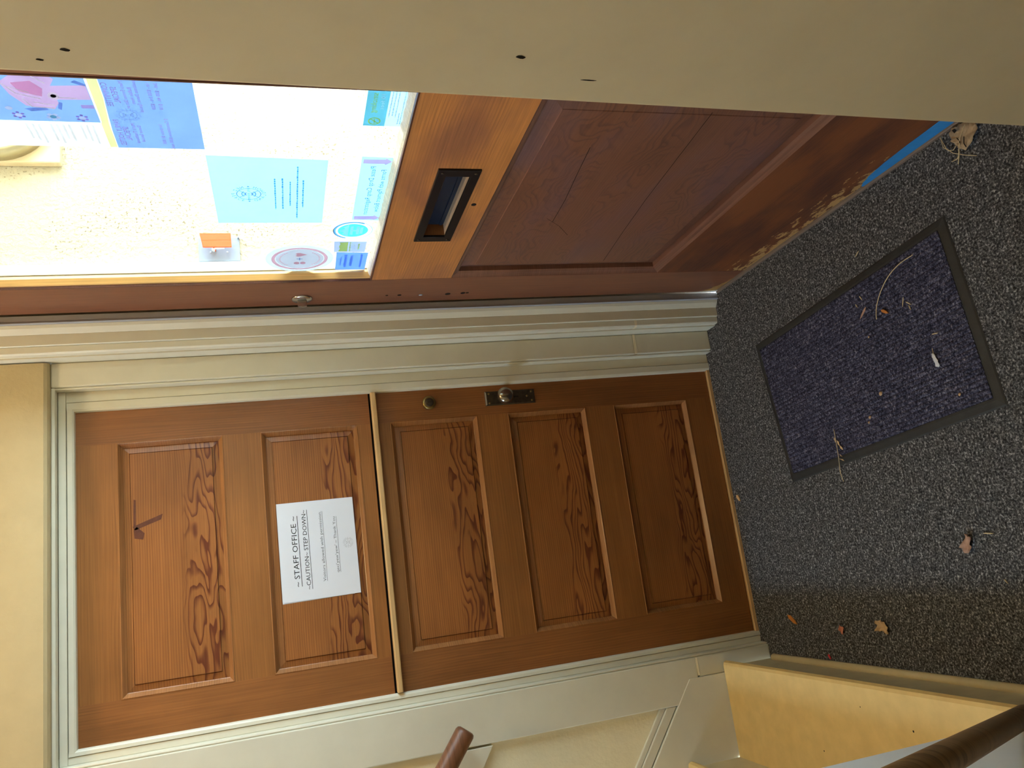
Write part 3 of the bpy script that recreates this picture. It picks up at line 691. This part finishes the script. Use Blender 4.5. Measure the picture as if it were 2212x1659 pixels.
ns = sheet('no_smoking_sign', [(-1.34, 1.2745), (-1.070, 1.2745), (-1.070, 1.1995), (-1.34, 1.1995)], M['label_p'], 'green and pale blue no smoking label at the pane corner', 'sign')
Ink(L1_).rect(-1.34, -1.070, 1.2345, 1.2745).build(M['teal_p'], ns, 'green_band')
ik = Ink(L2_).text('No smoking', -1.205, -1.114, 1.2555, .0110); ik.arc(-1.0868, 1.2548, .0105, .0024); ik.line((-1.093, 1.2615), (-1.0805, 1.2480), .0022); ik.rect(-1.094, -1.080, 1.2540, 1.2556); ik.build(M['lime_p'], ns, 'lettering')
Ink(L2_).text('within 10 feet', -1.225, -1.125, 1.2420, .0075).build(M['white_p'], ns, 'lettering')
ik = Ink(L1_)
for z, a, b_ in ((1.2285, -1.22, -1.10), (1.2225, -1.22, -1.105), (1.2165, -1.21, -1.10), (1.2100, -1.115, -1.078), (1.2055, -1.22, -1.078)): ik.scrawl(a, b_, z, .0022)
ik.build(M['periw_p'], ns, 'small_print')

# poster
po = sheet('poster', [(-1.30, 1.5620), (-.9725, 1.5620), (-.9745, 2.06), (-1.30, 2.06)], M['cream_p'], 'large blue and cream event poster on the door glass', 'poster')
Ink(L1_).poly([(-1.30, 1.5625), (-.9730, 1.5625), (-.9735, 1.711), (-1.03, 1.7105), (-1.078, 1.708), (-1.13, 1.7045), (-1.19, 1.704), (-1.30, 1.704)]).build(M['poster'], po, 'blue_field')
Ink(L1_).poly([(-1.055, 1.7115), (-.975, 1.712), (-.975, 1.724), (-1.055, 1.724)]).poly([(-1.30, 1.705), (-1.19, 1.7050), (-1.13, 1.7055), (-1.055, 1.7115), (-1.055, 1.722), (-1.30, 1.719)]).build(M['yellow_p'], po, 'yellow_band')
ik = Ink(L2_)
for s_, a, b_, z, h in (('COMMITTEE', -1.173, -1.107, 1.6935, .0095), ('SPECIAL', -1.162, -1.117, 1.6810, .0095), ("FAMILY HOSTED", -1.066, -.982, 1.6945, .0095), ('SPECIAL', -1.044, -1.000, 1.6830, .0095)):
    ik.text(s_, a, b_, z, h)
for s_, a, b_, z, h in (("Men's Ermine Skin or", -1.178, -1.101, 1.6690, .0062), ('Buffalo Horn', -1.162, -1.115, 1.6585, .0062), ('Headdress Dance Special', -1.187, -1.092, 1.6495, .0062), ('1st - $500 3rd - $200', -1.175, -1.101, 1.6290, .0062), ('2nd - $300 4th - $100', -1.177, -1.101, 1.6170, .0062),
                        ("Men's Traditional", -1.055, -.991, 1.6710, .0062), ('Dance Special', -1.049, -.996, 1.6620, .0062), ('1st place $1,000', -1.054, -.990, 1.6265, .0062), ('5 Consolations $500 each', -1.073, -.974, 1.6145, .0062)):
    ik.text(s_, a, b_, z, h)
ik.build(M['pink_p'], po, 'lettering')
Ink(L2_).emblem(-1.0815, 1.6760, .0205, .0009).build(M['slate_p'], po, 'emblem')
from mathutils.geometry import tessellate_polygon
robe = [(-1.163, 1.848), (-1.131, 1.842), (-1.100, 1.826), (-1.092, 1.786), (-1.110, 1.776), (-1.120, 1.776), (-1.123, 1.7250), (-1.163, 1.7250), (-1.158, 1.777), (-1.176, 1.768), (-1.200, 1.785), (-1.196, 1.815)]
frame_ = [(-1.298, 1.7240), (-1.055, 1.7240), (-1.055, 1.90), (-1.298, 1.90)]
ik = Ink(L1_); ik.m.add([L1_(*p) for p in frame_ + robe], tessellate_polygon([[Vector((*p, 0)) for p in frame_], [Vector((*p, 0)) for p in robe]])); ik.build(M['poster'], po, 'picture')
ik = Ink(L1_)
for k in range(12):
    z = 1.737 + k * .0093
    if k in (3, 8): continue
    ik.rect(-1.047, -.985 - (k % 3) * .007, z, z + .0042)
ik.build(M['soft_p'], po, 'small_print')
ik = Ink(L1_); ik.m.add([L1_(*p) for p in robe], tessellate_polygon([[Vector((*p, 0)) for p in robe]])); ik.build(M['robe_p'], po, 'painted_robe')
Ink(L3_).poly([(-1.163, 1.832), (-1.140, 1.826), (-1.128, 1.796), (-1.150, 1.790), (-1.170, 1.803)]).rect(-1.108, -1.098, 1.7245, 1.744).build(M['rose_p'], po, 'painted_shawl')
Ink(L2_).poly([(-1.092, 1.832), (-1.084, 1.822), (-1.090, 1.795), (-1.098, 1.800)]).poly([(-1.095, 1.781), (-1.090, 1.776), (-1.112, 1.770), (-1.114, 1.775)]).poly([(-1.170, 1.745), (-1.160, 1.725), (-1.166, 1.7245), (-1.176, 1.738)]).build(M['slate_p'], po, 'painted_fringe')
ik = Ink(lambda y, z: (XP - .0008, y, z))
for a, b_ in (((-1.160, 1.845), (-1.135, 1.832)), ((-1.135, 1.832), (-1.122, 1.800)), ((-1.152, 1.838), (-1.138, 1.812)), ((-1.185, 1.80), (-1.165, 1.783)), ((-1.122, 1.826), (-1.098, 1.818)), ((-1.098, 1.818), (-1.096, 1.786)), ((-1.112, 1.812), (-1.104, 1.784)), ((-1.128, 1.772), (-1.126, 1.745))): ik.line(a, b_, .0022)
ik.disc(-1.131, 1.7790, .010, .008); ik.build(M['white_p'], po, 'painted_trim')
ik = Ink(L2_)
for (y, z) in ((-1.072, 1.845), (-1.068, 1.750)):
    for k in range(6): ik.disc(y + .008 * math.cos(k * 1.047), z + .0075 * math.sin(k * 1.047), .0028, seg=12)
ik.build(M['robe_p'], po, 'petals')
ik = Ink(L3_)
for (y, z) in ((-1.072, 1.845), (-1.068, 1.750), (-1.092, 1.854)): ik.disc(y, z, .0055, seg=16)
for k in range(5): ik.disc(-1.070 + .007 * math.cos(k * 1.257), 1.794 + .007 * math.sin(k * 1.257), .004, seg=12)
ik.build(M['white_p'], po, 'flower_centres')
Ink(lambda y, z: (XP - .0008, y, z)).disc(-1.070, 1.794, .005, seg=14).disc(-1.131, 1.7790, .0045, seg=14).build(M['teal_p'], po, 'teal_dots')

# stickers
s1 = sheet('sticker', disc_pts(-.4395, 1.3825, .0850, .0855), M['grey_st'], 'large round grey sticker with a pink ring and hearts', 'sticker')
Ink(L1_).disc(-.4395, 1.3825, .060).build(M['grey_in'], s1, 'centre')
ik = Ink(L2_).arc(-.4395, 1.3825, .0665, .0085)
for sy in (-1, 1):
    y = -.4395 + sy * .027
    if sy < 0: ik.poly([(y, 1.364), (y - .011, 1.382), (y - .0115, 1.389), (y - .006, 1.394), (y, 1.389), (y + .006, 1.394), (y + .0115, 1.389), (y + .011, 1.382)])
    else:
        for dz_ in (-.008, .008): ik.disc(y, 1.3825 + dz_, .0085, .0072, 14)
for k in range(13):
    a = R(40 + k * 8.3); ik.letter('n', -.4395 + .050 * math.cos(a), 1.3825 + .050 * math.sin(a), .0055, a - math.pi / 2) if False else ik.rect(-.4395 + .050 * math.cos(a) - .0018, -.4395 + .050 * math.cos(a) + .0018, 1.3825 + .050 * math.sin(a) - .002, 1.3825 + .050 * math.sin(a) + .002)
    a = R(220 + k * 8.3); ik.rect(-.4395 + .050 * math.cos(a) - .0018, -.4395 + .050 * math.cos(a) + .0018, 1.3825 + .050 * math.sin(a) - .002, 1.3825 + .050 * math.sin(a) + .002)
ik.build(M['redring'], s1, 'ring_and_hearts')
Ink(L2_).rect(-.4475, -.4315, 1.3815, 1.3845).rect(-.4415, -.4375, 1.3755, 1.3905).build(M['slate_p'], s1, 'cross')
s2 = sheet('sticker', disc_pts(-.6085, 1.2590, .0485, .0470), M['white_p'], 'small round blue and white mountain sticker on the door glass', 'sticker')
Ink(L1_).arc(-.6085, 1.2590, .0445, .0062, 20, 215).arc(-.6085, 1.2590, .0468, .0016).build(M['skyblue'], s2, 'rim_band')
Ink(L1_).disc(-.6085, 1.2590, .0365).build(M['cyan_b'], s2, 'centre')
Ink(L2_).poly([(-.639, 1.2700), (-.626, 1.2820), (-.620, 1.2780), (-.607, 1.2900), (-.597, 1.2800), (-.590, 1.2840), (-.578, 1.2700)]).rect(-.632, -.586, 1.2590, 1.2655).rect(-.612, -.604, 1.2510, 1.2590).rect(-.630, -.588, 1.2440, 1.2510).rect(-.627, -.591, 1.2350, 1.2420).build(M['white_p'], s2, 'mountain')
s3 = sheet('sticker', [(-.545, 1.300), (-.480, 1.298), (-.4765, 1.2195), (-.5415, 1.2195)], M['periw_p'], 'small pale violet label with a lime yellow shape', 'sticker')
ik = Ink(L1_).poly([(-.540, 1.2885), (-.530, 1.284), (-.515, 1.2875), (-.500, 1.2845), (-.484, 1.2885), (-.483, 1.265), (-.541, 1.265)])
ik.text('TRUST', -.540, -.483, 1.2450, .0110).scrawl(-.540, -.483, 1.2575, .0045).scrawl(-.530, -.490, 1.2350, .0055); ik.build(M['lime_p'], s3, 'shape')
s4 = sheet('sticker', [(-.4775, 1.2910), (-.3615, 1.2890), (-.3570, 1.2095), (-.4715, 1.2095)], M['denim_p'], 'square denim blue label low in the pane corner', 'sticker')
ik = Ink(L1_)
for (a, b_, z, h) in ((-.445, -.390, 1.276, .003), (-.462, -.376, 1.262, .007), (-.455, -.385, 1.247, .008), (-.462, -.376, 1.222, .006)): ik.scrawl(a, b_, z, h)
ik.build(M['navy_p'], s4, 'small_print')

# blue tape along the door's foot
tp = MB(); top = [(-1.30, .056), (-1.18, .0500), (-1.10, .0490), (-1.02, .0445), (-.985, .0400), (-.955, .0355), (-.940, .0290), (-.925, .0270), (-.905, .016)]
for (a, b_) in zip(top, top[1:]):
    vs = [(XE - .0012, a[0], .010), (XE - .0012, b_[0], .010), (XE - .0012, b_[0], b_[1]), (XE - .0012, a[0], a[1])]
    tp.add(vs + [(XE - .0003, v[1], v[2]) for v in vs], [(0, 1, 2, 3), (7, 6, 5, 4), (3, 2, 6, 7), (0, 4, 5, 1)])
tag(tp.build('tape_strip', M['tape']), 'blue tape strip along the foot of the entrance door', 'tape')

# ------------------------------------------------------------------ door mat
MC = [Vector(p) for p in ((.953, -1.103), (.889, -.307), (.446, -.352), (.507, -1.132))]
ctr = sum(MC, Vector((0, 0))) / 4
mt = thing('doormat', (ctr.x, ctr.y, 0), 'dark navy ribbed doormat with black rubber border on the carpet', 'doormat')
def mp(u, v):      # u across (0 by the door .. 1), v along
    a = MC[1].lerp(MC[2], u); b_ = MC[0].lerp(MC[3], u); return a.lerp(b_, v)
m = MB()
rg = []
for (ins_u, ins_v, z) in ((0, 0, .0005), (.008, .005, .003), (.040, .023, .006), (.052, .030, .006), (.054, .031, .0035)):
    rg.append([(*mp(u, v), z) for (u, v) in ((ins_u, ins_v), (1 - ins_u, ins_v), (1 - ins_u, 1 - ins_v), (ins_u, 1 - ins_v))])
m.add([p for r in rg for p in r], [(k * 4 + j, k * 4 + (j + 1) % 4, k * 4 + 4 + (j + 1) % 4, k * 4 + 4 + j) for k in range(4) for j in range(4)])
m.build('rubber_border', M['rubber'], mt)
m = MB(); NR = 34; us = []
for i in range(NR):
    u = .054 + .892 * i / NR; w = .892 / NR
    us += [(u, .0058), (u + w * .2, .0072), (u + w * .55, .0076), (u + w * .8, .0068)]
us.append((.946, .004)); NV = 12
for (u, z) in us:
    for k in range(NV + 1): m.v.append(Vector((*mp(u, .031 + .938 * k / NV), z)))
for i in range(len(us) - 1):
    for k in range(NV): a = i * (NV + 1) + k; m.f.append((a, a + 1, a + NV + 2, a + NV + 1))
m.build('ribbed_pile', M['pile'], mt)

# ------------------------------------------------------------------ litter on the floor
def flat_leaf(name, pts, z, mat, label, cat='leaf', curl=.004, group=None, hole=None):
    n = len(pts); cx = sum(p[0] for p in pts) / n; cy_ = sum(p[1] for p in pts) / n
    m = MB()
    mid = [((p[0] + cx) / 2, (p[1] + cy_) / 2) for p in pts]
    def H(p, k): return z + curl * k * (.6 + .4 * math.sin(p[0] * 400 + p[1] * 300))
    top_ = [(cx, cy_, z + curl * .25)] + [(*p, H(p, .35)) for p in mid] + [(*p, H(p, 1)) for p in pts]
    th = .0006
    fs = []
    for i in range(n):
        j = (i + 1) % n; fs += [(0, 1 + i, 1 + j), (1 + i, 1 + n + i, 1 + n + j, 1 + j)]
    m.add(top_, fs); b = len(top_)
    m.add([(p[0], p[1], p[2] - th) for p in top_], [f[::-1] for f in fs])
    m.f += [(1 + n + i, b + 1 + n + i, b + 1 + n + (i + 1) % n, 1 + n + (i + 1) % n) for i in range(n)]
    o = m.build(name, mat, None, True)
    return tag(o, label, cat, group) if label else o
def jag(pts, amp, k=3):
    out = []
    for i, p in enumerate(pts):
        q = pts[(i + 1) % len(pts)]
        for s_ in range(k):
            f = s_ / k; a = amp if s_ else 0
            out.append((p[0] + (q[0] - p[0]) * f + random.uniform(-a, a), p[1] + (q[1] - p[1]) * f + random.uniform(-a, a)))
    return out
lf = thing('dry_leaf', (1.085, -1.20, 0), 'large dry brown leaf with straw stalks lying by the blue tape', 'leaf')
out = jag([(1.116, -1.184), (1.099, -1.177), (1.079, -1.186), (1.068, -1.192), (1.053, -1.208), (1.060, -1.222), (1.075, -1.240), (1.092, -1.246), (1.112, -1.232), (1.117, -1.205)], .0012)
o = flat_leaf('blade', out, .004, M['leaf_tan'], None, curl=.010)
for v in o.data.vertices: v.co -= Vector((1.085, -1.20, 0))
o.parent = lf
MB().tube([(1.105, -1.225, .016), (1.085, -1.202, .0135), (1.066, -1.190, .009), (1.052, -1.181, .005), (1.040, -1.173, .002)], [.0008, .0010, .0013, .0013, .0010], 6).build('midrib', M['straw'], lf, True)
MB().add([(1.112, -1.190, .0142), (1.112, -1.197, .0142), (1.105, -1.201, .0132), (1.103, -1.193, .0128)], [(0, 1, 2, 3)]).build('torn_hole', M['hole'], lf)
for pts in ([(1.090, -1.196, .0133), (1.080, -1.200, .0125), (1.076, -1.1985, .0122)], [(1.083, -1.214, .0142), (1.070, -1.208, .0122), (1.060, -1.210, .0110)]):
    MB().tube(pts, .0010, 6).build('dark_fold', M['hole'], lf, True)
for pts in ([(1.058, -1.184, .004), (1.052, -1.174, .003), (1.054, -1.159, .002)], [(1.119, -1.151, .006), (1.087, -1.158, .006), (1.068, -1.171, .005), (1.050, -1.195, .004), (1.034, -1.220, .002)], [(1.119, -1.151, .006), (1.093, -1.152, .007), (1.079, -1.163, .006), (1.074, -1.174, .006), (1.078, -1.185, .008)]):
    MB().tube(pts, .0009, 6).build('stalk', M['straw'], lf, True)
def smooth_path(pts, k=5):
    out = []
    P = [Vector(p) for p in pts]
    for i in range(len(P) - 1):
        a, b_, c_, d_ = P[max(i - 1, 0)], P[i], P[i + 1], P[min(i + 2, len(P) - 1)]
        for j in range(k):
            t_ = j / k; out.append(.5 * ((2 * b_) + (c_ - a) * t_ + (2 * a - 5 * b_ + 4 * c_ - d_) * t_ ** 2 + (3 * b_ - a - 3 * c_ + d_) * t_ ** 3))
    return out + [P[-1]]
ZM = .0082
tag(MB().tube(smooth_path([(.902, -.998, ZM), (.897, -.954, ZM + .002), (.881, -.914, ZM + .004), (.854, -.878, ZM + .004), (.823, -.851, ZM + .002), (.796, -.840, ZM)]), .0011, 6).build('grass_stem', M['straw'], None, True), 'long curved pale straw lying on the doormat', 'straw')
def sliver(name, a, b_, w, z, mat, label, cat, group=None, thick=.0012):
    a, b_ = Vector(a), Vector(b_); d = (b_ - a); nn = Vector((-d.y, d.x)).normalized() * w / 2
    p = [a, a + d * .25 + nn, a + d * .7 + nn * .8, b_, a + d * .72 - nn * .9, a + d * .2 - nn]
    m = MB().prism([(q.x, q.y) for q in p], z, z + thick)
    return tag(m.build(name, mat), label, cat, group)
sliver('bark_chip', (.838, -.816), (.815, -.786), .006, ZM, M['bark'], 'pinkish brown bark sliver beside the curved straw on the doormat', 'bark')
sliver('leaf_scrap', (.812, -.864), (.797, -.885), .0075, ZM, M['leaf_orange'], 'small orange leaf scrap beside the straw end on the doormat', 'leaf', thick=.003)
fe = thing('feather', (.65, -.987, .008), 'small white feather on the doormat', 'feather')
MB().tube([(.676, -.985, ZM), (.662, -.986, ZM + .001), (.632, -.990, ZM + .001)], [.0006, .0006, .0004], 6).build('quill', M['straw'], fe)
flat = jag([(.664, -.982), (.655, -.980), (.646, -.9835), (.634, -.984), (.629, -.990), (.632, -.995), (.645, -.994), (.655, -.990), (.663, -.988)], .0008, 3)
o = flat_leaf('vane', flat, ZM + .001, M['feather'], None, curl=.002)
for v in o.data.vertices: v.co -= Vector((.65, -.987, .008))
o.parent = fe
tw = thing('twig', (.49, -.59, .003), 'thin twig with dry leaflets lying across the mat edge', 'twig')
MB().tube(smooth_path([(.563, -.593, ZM), (.532, -.595, ZM + .003), (.480, -.590, .011), (.448, -.582, .009), (.420, -.579, .003)], 3), .0009, 6).build('stem', M['straw'], tw, True)
for pts in ([(.541, -.590), (.534, -.588), (.526, -.592), (.532, -.596)], [(.533, -.597), (.520, -.599), (.515, -.606), (.526, -.605)], [(.517, -.603), (.508, -.606), (.501, -.615), (.511, -.613)], [(.494, -.595), (.488, -.598), (.485, -.606), (.490, -.602)], [(.482, -.592), (.478, -.598), (.472, -.610), (.478, -.606)]):
    o = flat_leaf('leaflet', jag(pts, .0006, 2), .010, M['leaf_pale'], None, curl=.002)
    for v in o.data.vertices: v.co -= Vector((.49, -.59, .003))
    o.parent = tw
flat_leaf('dry_leaf', jag([(.255, -.946), (.247, -.958), (.230, -.954), (.213, -.949), (.212, -.932), (.226, -.925), (.240, -.936)], .002), .003, M['bark'], 'curled pinkish dry leaf alone on the blue lit carpet', curl=.012)
sliver('leaf_scrap', (.059, -.192), (.032, -.232), .013, .001, M['leaf_orange'], 'narrow orange leaf slip on the carpet near the threshold', 'leaf', thick=.003)
flat_leaf('leaf_scrap', jag([(.038, -.431), (.031, -.450), (.011, -.439), (.024, -.426)], .001), .002, M['leaf_pink'], 'small reddish leaf on the carpet between orange slip and tan leaf', curl=.005)
flat_leaf('dry_leaf', jag([(.053, -.582), (.057, -.604), (.049, -.622), (.035, -.628), (.021, -.619), (.030, -.605), (.028, -.578), (.040, -.590)], .0012), .003, M['leaf_pale'], 'tan lobed leaf on the carpet near the stairs', curl=.008)
sliver('leaf_scrap', (-.046, -.352), (-.060, -.360), .007, .001, M['leaf_red'], 'tiny red scrap against the stair moulding', 'scrap', thick=.002)
sliver('wood_chip', (.447, -.036), (.424, -.052), .012, .001, M['ledge'], 'pale wood chip beside the door threshold', 'wood chip', thick=.003)
bits = [((.986, -.829), (.976, -.813), .0012, 'short straw on the carpet between doormat and entrance door'), ((.872, -.802), (.858, -.809), ZM, 'short straw bit near the bark sliver, farthest from the stairs'),
        ((.857, -.782), (.846, -.787), ZM, 'short straw bit just above the bark sliver'), ((.818, -.941), (.796, -.931), ZM, 'olive straw bit inside the curved straw'),
        ((.805, -.944), (.792, -.959), ZM, 'yellow straw bit crossing a darker one on the mat'), ((.794, -.951), (.781, -.953), ZM, 'dark straw bit under the yellow one on the mat'),
        ((.707, -.994), (.704, -1.014), ZM, 'pale straw bit between feather and mat edge'), ((.252, -.987), (.249, -1.016), .0012, 'thin straw on the carpet beside the curled pinkish leaf'),
        ((.153, -1.011), (.143, -1.018), .0012, 'small tan bit on the shaded carpet edge')]
for a, b_, z, lab in bits: sliver('straw_bit', a, b_, .0022, z, M['straw'], lab, 'straw', 'straw bits on the floor', thick=.0014)
crumbs = [((.614, -.796), .006, 'largest pale crumb in the middle of the doormat'), ((.565, -.739), .0045, 'pale crumb on the doormat beside the twig tip'), ((.553, -.731), .0035, 'small pale crumb next to another near the twig'),
          ((.556, -1.027), .004, 'yellowish crumb near the mat corner'), ((.762, -.800), .003, 'tiny pale crumb below the straw end on the mat')]
for (p, s_, lab) in crumbs:
    m = MB(); m.lathe([(s_ * .6, 0), (s_, s_ * .3), (s_ * .7, s_ * .7), (s_ * .2, s_ * .85)], (p[0], p[1], ZM - .001), (.2, .1, 1), 7)
    tag(m.build('crumb', M['leaf_pale'], None), lab, 'crumb', 'crumbs on the doormat')

for o in bpy.data.objects:
    if '_o' in o: del o['_o']
